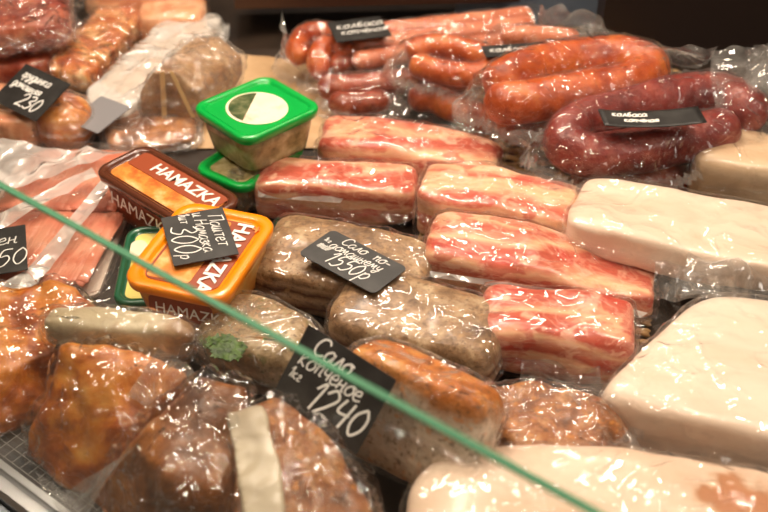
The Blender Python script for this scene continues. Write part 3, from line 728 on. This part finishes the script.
# ================================================================== SALO
SG = 'spiced salo blocks'
pack('salo_pack', 'spiced salo block lying under the black price tag reading 1550', 'salo', (246, 308, 0), (410, 344, 0), .105, .058, SALO, FILM_S, e=(7, 6), group=SG, amp=.005, fl=(.003, .004, .004, .004))
pack('salo_pack', 'rounded grey brown salo block right below the tag reading 1550', 'salo', (322, 366, 0), (486, 412, 0), .095, .066, SALO, FILM_S, e=(6, 5), group=SG, seed=4, amp=.004, fl=(.004, .004, .008, .004))
t, S, M = pack('salo_pack', 'small salo block with a sprig of parsley under film, under the orange tub', 'salo', (188, 376, 0), (292, 418, 0), .082, .062, SALO_G, FILM, e=(3.5, 3.5), group=SG, amp=.005, fl=(.006, .006, .006, .004), tilt=0)
def herb(t, c, r, seed):
    rr = random.Random(seed); V = []; F = []
    for _ in range(26):
        a, d = rr.uniform(0, 6.28), r * math.sqrt(rr.random()); x, y = c[0] + d * math.cos(a), c[1] + d * .6 * math.sin(a); k = len(V); n = 9; q = rr.uniform(.003, .0065); b = rr.uniform(0, 6.28)
        pts = [Vector((x + q * (1 + .45 * math.cos(4 * (b + 6.283 * i / n))) * math.cos(6.283 * i / n), y + q * (1 + .45 * math.cos(4 * (b + 6.283 * i / n))) * math.sin(6.283 * i / n), c[2] + rr.uniform(0, .0016))) for i in range(n)]
        add(V, F, pts + [p - Vector((0, 0, .0006)) for p in pts], [tuple(range(n)), tuple(reversed(range(n, 2 * n)))] + [(i, i + n, (i + 1) % n + n, (i + 1) % n) for i in range(n)])
    mesh('parsley', V, F, HERB, t, smooth=False)
pc = M.inverted() @ G(222, 346, .066); herb(t, (pc.x, pc.y, .0665), .019, 3); herb(t, (pc.x + .01, pc.y - .006, .067), .012, 5)
pack('salo_pack', 'orange spice crusted salo block leaning with its white fat side behind the tag reading 1240', 'salo', (322, 444, .030), (458, 516, .030), .052, .098, SALO_O, FILM, tilt=-22, e=(6, 6), group=SG, amp=.003, fl=(.006, .006, .012, .004),
     flaps=[((352, 452, .045), (372, 466, .04), (392, 505, .01), (360, 500, .01), dict(amp=.008))])
# ================================================================== LARD
DG = 'white lard slabs'
pack('lard_pack', 'long cream lard block with rounded end, wrapped film bunching at its right', 'lard', (560, 255, .040), (820, 308, .040), .105, .040, LARD, FILM_S, e=(6, 8), group=DG, amp=.004, fl=(.006, .02, .01, .005),
     flaps=[((690, 240, .075), (800, 235, .085), (790, 300, .06), (680, 300, .055), dict(amp=.018, sc=26)), ((655, 262, .06), (720, 250, .07), (720, 300, .04), (650, 300, .03), dict(amp=.012))])
pack('lard_pack', 'cream lard block with a browned top, at the right edge behind the long one', 'lard', (684, 206, .018), (830, 228, .018), .085, .066, LARD_B, FILM_S, e=(6, 6), group=DG, amp=.003, fl=(.004, .01, .004, .004))
pack('lard_pack', 'biggest white lard slab, with smeared film ear at its left end, right foreground', 'lard', (580, 446, 0), (850, 506, 0), .180, .066, LARD2, FILM_S, e=(8, 9), group=DG, amp=.004, fl=(.012, .01, .012, .01),
     deform=lambda P, u: Vector((P.x + max(0, P.y) * .48, P.y, P.z)),
     flaps=[((596, 378, .05), (640, 398, .055), (645, 440, .03), (540, 376, .02), dict(amp=.012)), ((540, 372, .03), (610, 402, .04), (646, 462, .02), (590, 420, .02), dict(amp=.008))])
pack('lard_pack', 'flat lard slab with a reddish brown stain, nearest the bottom edge of the photo', 'lard', (390, 640, .0), (860, 690, .0), .158, .072, LARD3, FILM_S, e=(2.7, 5), group=DG, amp=.006, sc=12, fl=(.004, .004, .004, .004))
# ================================================================== FOREGROUND MEAT
RG = 'smoked meat pieces in clear bags'
hull_pack('smoked_meat_pack', 'orange brown spice rubbed meat piece between the leaning salo and the big lard slab', 'meat',
    [(482, 388, .04), (530, 378, .045), (602, 398, .05), (634, 436, .035), (600, 452, .045), (520, 448, .045), (490, 428, .035)],
    [(482, 440, 0), (640, 465, 0), (560, 500, 0), (500, 490, 0), (500, 425, 0), (615, 430, 0)], SPICE, FILM, group=RG, amp=.008,
    flaps=[((560, 382, .055), (612, 408, .055), (650, 462, .02), (606, 436, .05), dict(amp=.006))])
hull_pack('smoked_meat_pack', 'browned meat piece at the left edge under the grey fat piece', 'meat',
    [(-70, 292, .06), (0, 286, .06), (62, 280, .062), (98, 302, .05), (62, 345, .052), (0, 372, .05), (-70, 385, .05)],
    [(0, 440, 0), (-70, 450, 0), (60, 402, 0), (112, 350, 0), (-70, 340, 0), (90, 340, 0)], ROAST, FILM_B, group=RG, amp=.010)
hull_pack('smoked_meat_pack', 'brown roast in a shiny clear bag beside the wire grid, left foreground', 'meat',
    [(64, 346, .085), (100, 342, .09), (150, 350, .085), (186, 372, .08), (132, 428, .062), (48, 412, .05)],
    [(22, 458, 0), (56, 500, 0), (150, 490, 0), (190, 440, 0), (180, 415, .0), (55, 425, 0)], ROAST, FILM_B, group=RG, amp=.008, wr=.005,
    flaps=[((148, 408, .075), (128, 396, .07), (160, 343, .105), (194, 372, .105), dict(amp=.005, ragged=0)), ((34, 470, .01), (75, 500, .01), (84, 518, .004), (46, 500, .004), dict(amp=.004)),
           ((66, 340, .09), (60, 360, .08), (42, 418, .04), (30, 452, .01), dict(amp=.004, ragged=0))])
hull_pack('smoked_meat_pack', 'dark smoked pork piece with crinkled glittering bag, nearest to the glass', 'meat',
    [(136, 442, .072), (168, 400, .085), (202, 372, .095), (246, 386, .095), (236, 450, .09), (215, 478, .085), (170, 476, .08), (140, 450, .072)],
    [(80, 545, .0), (120, 620, 0), (230, 640, 0), (236, 560, 0), (150, 470, 0), (88, 500, 0.0)], ROAST_D, FILM_B, group=RG, amp=.007, off=.004, wr=.007, smooth=2,
    flaps=[((146, 440, .075), (128, 448, .068), (76, 530, .012), (52, 500, .012), dict(amp=.004, ragged=0))])
hull_pack('smoked_meat_pack', 'meat piece with orange spices and a milky white fat strip, bottom foreground', 'meat',
    [(230, 412, .095), (274, 394, .10), (330, 436, .09), (374, 520, .075), (290, 548, .085), (228, 530, .085)],
    [(230, 640, 0), (385, 640, 0), (400, 560, 0), (300, 500, 0), (250, 520, 0)], SPICE, FILM_B, group=RG, amp=.007, off=.004, wr=.006, smooth=2)
t = [o for o in C.objects if o.name.startswith('smoked_meat_pack')][-1]; t.update_tag()
o0 = t.matrix_world.translation
pts = [inside(V3(p)) - o0 for p in ((226, 412, .104), (262, 404, .108), (282, 470, .104), (284, 530, .098), (228, 535, .096))]
o = mesh('fat_strip', *hull_geo(pts + [p - Vector((0, 0, .02)) for p in pts], 0, .004, 25, 3, smooth=2), LARD_Y, t); o['label'] = 'milky white fat strip'
pack('fat_pack', 'narrow grey white fat piece with rounded end, lying on browned meat at left', 'fat', (42, 348, .062), (190, 366, .056), .030, .034, FATPIECE, FILM, e=(4, 4.5), amp=.004, fl=(.002, .012, .004, .004), wr=.003)
pack('smoked_meat_pack', 'dark brown meat piece right of the grey fat, below the orange tub', 'meat', (130, 372, .0), (196, 378, .0), .05, .050, ROAST_D, FILM, e=(3, 3), group=RG, amp=.008, fl=(.006, .006, .006, .006))
# ================================================================== SLICED BACON
def sliced():
    M, L = fr((-60, 300, .0), (102, 303, .0)); W = .27
    t = thing('sliced_bacon_pack', M, 'wide clear pack of thin pink bacon slices left of the brown tub', 'bacon')
    S = Shape(L, W, .030, 8, 5, .002, 10, 5)
    tray = plate('backing_tray', L - .01, W - .01, .004, .01, plain('tray white', (.75, .6, .5), .5), t, .005, .005, .001)
    s = NT('bacon slice'); v = s.coord((90, 10, 10), False)
    oi = s.n('ShaderNodeObjectInfo').outputs['Random']
    z = s.n('ShaderNodeSeparateXYZ', {0: s.n('ShaderNodeTexCoord').outputs['Object']}).outputs[1]
    w = s.math('ADD', s.math('MULTIPLY', z, 9.5), s.math('MULTIPLY', s.noise(s.coord(), 14, 3), .5))
    w = s.math('FRACT', w)
    sx = s.n('ShaderNodeSeparateXYZ', {0: s.n('ShaderNodeTexCoord').outputs['Object']}).outputs[0]
    edge = s.ramp(s.math('ADD', s.math('MULTIPLY', sx, 100.0), s.math('MULTIPLY', s.noise(s.coord(), 60, 3), .3)), [(.20, (.40, .12, .07)), (.34, (1.0, 1.0, .95)), (.5, (1.0, .88, .78)), (.8, (.8, .5, .4))])
    cc = (s.ramp(w, [(0, (.84, .50, .36)), (.18, (.80, .40, .28)), (.3, (.74, .31, .21)), (.5, (.84, .50, .37)), (.66, (.76, .32, .21)), (.85, (.86, .56, .42)), (1, (.84, .50, .36))]))
    m = s.pbr(s.mix(.85, cc, edge, 'MULTIPLY'), .35, Coat_Weight=.2)
    proto = None
    for row, (y0, d) in enumerate(((.008, .122), (.138, .122))):
        n = 34
        for i in range(n):
            x = .010 + (L - .055) * i / n
            if proto is None:
                V = []; F = []; a, b = 6, 18
                for k in (0, 1):
                    for q in range(b + 1):
                        for p in range(a + 1):
                            u = p / a; y = d * q / b
                            V.append(Vector((u * .036, y + .003 * math.sin(u * 3), .0 + u * .016 - .010 * u * u * u + k * .0022 + .0012 * noise.noise(Vector((u * 3, y * 60, 0))))))
                K = (a + 1) * (b + 1)
                for q in range(b):
                    for p in range(a):
                        e = q * (a + 1) + p; F += [(e, e + a + 1, e + a + 2, e + 1), (K + e, K + e + 1, K + e + a + 2, K + e + a + 1)]
                ring = list(range(a + 1)) + [q * (a + 1) + a for q in range(1, b + 1)] + [b * (a + 1) + p for p in range(a - 1, -1, -1)] + [q * (a + 1) for q in range(b - 1, 0, -1)]
                for e, f in zip(ring, ring[1:] + ring[:1]): F.append((e, f, f + K, e + K))
                proto = mesh('bacon_slice', V, F, m, t); o = proto
            else:
                o = proto.copy(); C.objects.link(o); o.parent = t
            rr = random.Random(i * 7 + row)
            o.location = (x, y0 + rr.uniform(-.002, .002), .008 + rr.uniform(0, .001)); o.rotation_euler = (0, R(-7), R(rr.uniform(-2, 2) - 6))
    MI = M.inverted()
    wrap(S, FILM_S, t, (.01, .02, .02, .03), 0, .002, .003, 9, .3, [
        ((-20, 222, .037), (92, 168, .038), (98, 177, .039), (-20, 238, .037), dict(amp=.003, ragged=0)),
        ((-10, 290, .036), (26, 270, .036), (38, 282, .036), (-10, 306, .034), dict(amp=.003, ragged=0)),
        ((26, 270, .036), (104, 176, .038), (114, 182, .038), (38, 282, .036), dict(amp=.003, ragged=0))], MI, loose=FILM_W)
    V, F = sheet_geo([MI @ G(*p) for p in ((-30, 196, .039), (50, 178, .039), (128, 152, .037), (-30, 140, .038))], 40, 20, .006, 24, 4, .05)
    o = mesh('film_fold', V, F, FILM_W, t); o['label'] = 'white folded film over the far slices'
sliced()
# ================================================================== TUBS
up = lambda x, y, z, a=0, s=1: Matrix.Translation((x, y, z)) @ Matrix.Rotation(R(a), 4, 'Z')
# lower and upper green tubs
t, M, L, W, h = tub((192, 168, .048), (244, 190, .048), (262, 126, .048), .045, 'green lidded tub, lower of the two, mostly under the other green tub', GREEN, PATE, PATE)
tub2 = tub((190, 106, .104), (246, 142, .104), (266, 74, .104), .052, 'upper green lidded tub with cream and dark oval label, behind the bacon', GREEN, PATE, None)
t, M, L, W, h = tub2
plate('lid_panel', L - .02, W - .02, .0006, .008, GREEN, t, .01, .01, h - .003)
def oval(name, cx, cy, a, b, z, mat, parent, t0=0, t1=360, n=40):
    P = [(cx + a * math.cos(R(t0 + (t1 - t0) * i / n)), cy + b * math.sin(R(t0 + (t1 - t0) * i / n))) for i in range(n + (t1 - t0 < 360))]
    return mesh(name, *loft([[(x, y, z) for x, y in P], [(x, y, z + .0005) for x, y in P]]), mat, parent, smooth=False)
oval('lid_label', L * .50, W * .5, L * .36, W * .31, h - .0022, CREAMP, t)
oval('label_band', L * .50, W * .5, L * .33, W * .28, h - .0015, OLIVE, t, 140, 290)
# brown tub
t, M, L, W, h = tub((92, 170, .066), (190, 230, .066), (150, 146, .066), .058, 'brown lidded tub of spread with white lettering, left of the green tubs', BROWN, REDBR, SPREAD)
plate('label_band', L - .026, W * .40, .0005, .004, REDBR, t, .013, W * .50, h - .0022)
print_text('HAMAZKA', .0225, t, WHITEP, up(L * .26, W * .60, h - .0014), bold=.0004)
print_text('HAMAZKA', .0225, t, WHITEP, Matrix.Translation((L * .14, .0022, h * .42)) @ Matrix.Rotation(R(86), 4, 'X'), name='side_lettering')
# dark green tub under the orange one
t, M, L, W, h = tub((112, 304, .036), (206, 300, .036), (104, 228, .036), .035, 'dark green lidded tub with yellow label, under the orange tub', GREEN_D, PATE, YELLOW, rim=.006)
oval('label_patch', L * .16, W * .72, .010, .014, h - .0022, CREAMP, t)
# orange tub with its price tag
t, M, L, W, h = tub((119, 281, .084), (223, 303, .084), (160, 196, .084), .056, 'bright orange lidded tub of spread carrying the tag reading 300', ORANGE, ORBODY, REDBR, rim=.011, r=.022)
plate('label_picture', L * .42, W - .036, .0004, .004, SPREAD, t, .018, .018, h - .0024)
print_text('HAMAZKA', .0235, t, WHITEP, up(L * .66, W * .88, h - .0014, -90), bold=.0006)
print_text('+', .022, t, SPREAD, up(L * .80, W * .78, h - .0014))
plate('side_label', L * .62, .022, .0004, .004, REDBR, t, 0, 0, 0).matrix_local = Matrix.Translation((L * .24, .0030, h * .36)) @ Matrix.Rotation(R(84), 4, 'X')
print_text('HAMAZKA', .0165, t, WHITEP, Matrix.Translation((L * .30, .0022, h * .45)) @ Matrix.Rotation(R(84), 4, 'X'), name='side_lettering')
# ================================================================== TAGS
price_tag((161, 219, .0868), (174, 267, .0868), (224, 212, .0868), 'black tag reading 300 in chalk, lying on the orange tub lid', [
    ('Паштет', .14, .73, .135, .0010, .02), ('и Намазка', .03, .49, .120, .0010, .02), ('1шт', .0, .27, .10, .0009, 0), ('300', .24, .08, .24, .0014, .0), ('р', .82, .12, .13, .0011, 0)], r=.001)
price_tag((298, 254, .072), (374, 295, .072), (340, 234, .072), 'black rounded tag reading 1550 in chalk on top of the spiced salo', [
    ('Сало  по-', .22, .76, .140, .0010, .0), ('домашнему', .16, .53, .135, .0010, .015), ('1550р', .27, .13, .22, .0014, .03), ('1кг', .05, .62, .07, .0007, 0), ('|=||=|=', .06, .40, .12, .0010, 0)], r=.006)
price_tag((272, 396, .085), (357, 455, .077), (317, 329, .135), 'large black tag reading 1240 in chalk, seen through the glass', [
    ('Сало', .16, .74, .135, .0017, .0), ('копчёное', .08, .53, .13, .0015, .0), ('1кг', .05, .34, .08, .0010, 0), ('1240', .34, .12, .22, .0022, .03)], r=.001)
price_tag((-8, 100, .060), (36, 122, .060), (22, 62, .085), 'small black chalk tag leaning among the packs at upper left', [
    ('грудинка', .12, .72, .11, .0016, 0), ('домашняя', .08, .48, .10, .0015, 0), ('230', .42, .12, .19, .0020, 0)], r=.001)
price_tag((337, 43, .079), (392, 36, .079), (322, 24, .079), 'black tag lying on the long pink sausages', [
    ('колбаса', .12, .60, .16, .0014, 0), ('копчёная', .15, .30, .14, .0013, 0)], r=.001)
price_tag((486, 58, .102), (548, 54, .102), (478, 47, .102), 'thin dark tag lying on the pink sausage at the back centre', [('колбаса', .1, .4, .25, .0012, 0)], r=.001)
price_tag((604, 129, .124), (706, 126, .124), (596, 113, .124), 'curved black tag lying on the dark red ring sausage', [
    ('колбаса', .12, .62, .17, .0016, 0), ('копчёная', .22, .28, .15, .0015, 0)], bend=.004, r=.001)
price_tag((462, 304, .030), (496, 312, .030), (458, 290, .040), 'small black tag wedged between the two lowest bacon blocks', r=.001)
price_tag((750, 160, .066), (790, 165, .066), (748, 150, .066), 'black tag on the browned lard block at the right edge', r=.001)
price_tag((-30, 280, .040), (28, 270, .040), (-16, 232, .040), 'dark tag lying on the sliced bacon pack at the left edge', [('ен', .48, .62, .14, .0012, 0), ('50', .42, .15, .20, .0014, 0)], r=.001)
price_tag((68, 122, .036), (98, 134, .036), (84, 90, .044), 'plain grey tag without writing, leaning on the silvery pack', mat=GREYB, r=.002, group='grey tags')
# ================================================================== BACK LEFT
UG = 'blurred packs at the back left'
pack('meat_pack', 'dark red meat pack in shiny clear bag at the top left corner', 'meat', (-50, 66, .05), (74, 52, .05), .13, .05, ROAST_R, FILM_G, e=(4, 4), group=UG, amp=.008, fl=(.01, .01, .015, .02))
pack('meat_pack', 'dark red meat block below the top left bag', 'meat', (-60, 96, 0), (56, 90, 0), .13, .045, ROAST_R, FILM_S, e=(5, 5), group=UG, amp=.004, fl=(.004, .004, .004, .004))
pack('meat_pack', 'long pack of chopped orange meat with glittering film', 'meat', (44, 92, .0), (94, 98, .0), .30, .042, CHOP, FILM_G, e=(5, 5), group=UG, amp=.004, fl=(.004, .006, .004, .006), wr=.004)
pack('meat_pack', 'silvery white glaring pack lying beside the chopped meat pack', 'meat', (80, 124, .0), (132, 134, .0), .29, .038, LARD2, FILM_W, e=(5, 5), group=UG, amp=.004, fl=(.006, .008, .004, .01), wr=.004)  # glare on this pack is put into its milky white film
pack('meat_pack', 'pale orange meat block behind the silvery pack', 'meat', (140, 48, .0), (206, 46, .0), .12, .05, ROAST_P, FILM_S, e=(6, 6), group=UG, amp=.003, fl=(.004, .004, .004, .004))
pack('meat_pack', 'flat pink meat block at the top edge, farthest back on the left', 'meat', (85, 22, .02), (206, 18, .02), .09, .05, ROAST_P, FILM_S, e=(6, 6), group=UG, amp=.003, fl=(.004, .004, .004, .004))
hexa = [(150, 130, .002), (188, 132, .002), (199, 108, .038), (197, 92, .06), (176, 72, .085), (152, 72, .085), (141, 92, .055), (141, 112, .030)]
t, o0 = hull_pack('wrapped_block', 'brown block with six sided taped end in clear film, left of the green tubs', 'meat',
    hexa, [(x + 44, y - 36, z) for x, y, z in hexa], WRAPPED, FILM_M, group=UG, amp=.003, smooth=1, wr=.004)
tape = plain('golden tape', (.62, .42, .2), .3, Coat_Weight=.5)
for a, b, wd in (((163, 70, .088), (166, 131, .003), 5), ((172, 70, .088), (194, 116, .028), 4)):
    q = [G(a[0] - wd / 2, a[1], a[2]), G(a[0] + wd / 2, a[1], a[2]), G(b[0] + wd / 2, b[1], b[2]), G(b[0] - wd / 2, b[1], b[2])]
    f = [p - o0 + Vector((0, -.006, .001)) for p in q]; k = [p + Vector((0, .0008, 0)) for p in f]
    mesh('tape', *loft([f, k]), tape, t, smooth=False)
pack('meat_pack', 'pink orange meat block under the small leaning tag at the left edge', 'meat', (-50, 150, 0), (38, 158, 0), .10, .05, ROAST_P, FILM_S, e=(5, 5), group=UG, amp=.004, fl=(.004, .004, .004, .004))
pack('meat_pack', 'peaked orange meat piece in golden film beside the grey tag', 'meat', (36, 158, 0), (92, 156, 0), .07, .062, ROAST, FILM_M, e=(2.6, 2.6), group=UG, amp=.006, fl=(.006, .006, .006, .006))
pack('meat_pack', 'flat dark pack with silvery film in front of the taped block', 'meat', (104, 160, 0), (196, 152, 0), .09, .022, ROAST_D, FILM_M, e=(4, 4), group=UG, amp=.006, fl=(.008, .008, .008, .008), wr=.005)
pack('meat_pack', 'small gold glinting cellophane pack between the brown tub and the lower green tub', 'meat', (226, 214, 0), (252, 216, 0), .026, .046, PATE, FILM_G, e=(3, 3), group=UG, amp=.006, fl=(.006, .004, .006, .006), wr=.004)
# ================================================================== LIGHT
def area(name, loc, tgt, sx, sy, power, col):
    l = bpy.data.lights.new(name, 'AREA'); l.shape = 'RECTANGLE'; l.size = sx; l.size_y = sy; l.energy = power; l.color = col
    o = bpy.data.objects.new(name, l); C.objects.link(o); o.location = loc
    o.rotation_euler = (Vector(tgt) - Vector(loc)).to_track_quat('-Z', 'Y').to_euler(); return o
area('case_lamp', (-.15, 1.25, .95), (0, .95, 0), 1.3, .025, 8, (1, .84, .66))
area('ceiling_lamp', (.5, .9, 1.7), (.1, .9, 0), .13, .13, 9, (1, .82, .63))
area('ceiling_lamp', (-.7, .6, 1.7), (0, .9, 0), .12, .12, 8, (1, .82, .63))
area('ceiling_lamp', (-.2, 1.9, 1.6), (0, .9, 0), .14, .14, 10, (1, .85, .70))
for i in range(7):
    k = -.9 + i * .3; area('glint_light', case(k + .45, .42 + .1 * (i % 2), 1.05), case(k + .45, .40, 0), .03, .03, 1.15, (1, .85, .68))  # unseen row of small lights, added to make more glints on the film
area('front_light', (1.6, -.6, 1.6), (0, .9, 0), .7, .7, 6, (1, .92, .82))  # out-of-view soft square light from the front right
w = bpy.data.worlds.new('shop'); scene.world = w; w.use_nodes = True; nt = w.node_tree; nt.nodes.clear()
o = nt.nodes.new('ShaderNodeOutputWorld'); b = nt.nodes.new('ShaderNodeBackground'); nt.links.new(b.outputs[0], o.inputs[0])
tc = nt.nodes.new('ShaderNodeTexCoord'); no = nt.nodes.new('ShaderNodeTexNoise'); no.inputs['Scale'].default_value = 2.5
cr = nt.nodes.new('ShaderNodeValToRGB'); cr.color_ramp.elements[0].position = .42; cr.color_ramp.elements[0].color = (.10, .05, .03, 1)
cr.color_ramp.elements[1].position = .68; cr.color_ramp.elements[1].color = (1, .72, .48, 1)
nt.links.new(tc.outputs['Generated'], no.inputs['Vector']); nt.links.new(no.outputs[0], cr.inputs[0]); nt.links.new(cr.outputs[0], b.inputs[0])
b.inputs[1].default_value = .20
scene.cycles.transparent_max_bounces = 40
scene.view_settings.view_transform = 'Standard'; scene.view_settings.look = 'None'; scene.view_settings.gamma = 1
scene.view_settings.exposure = .04
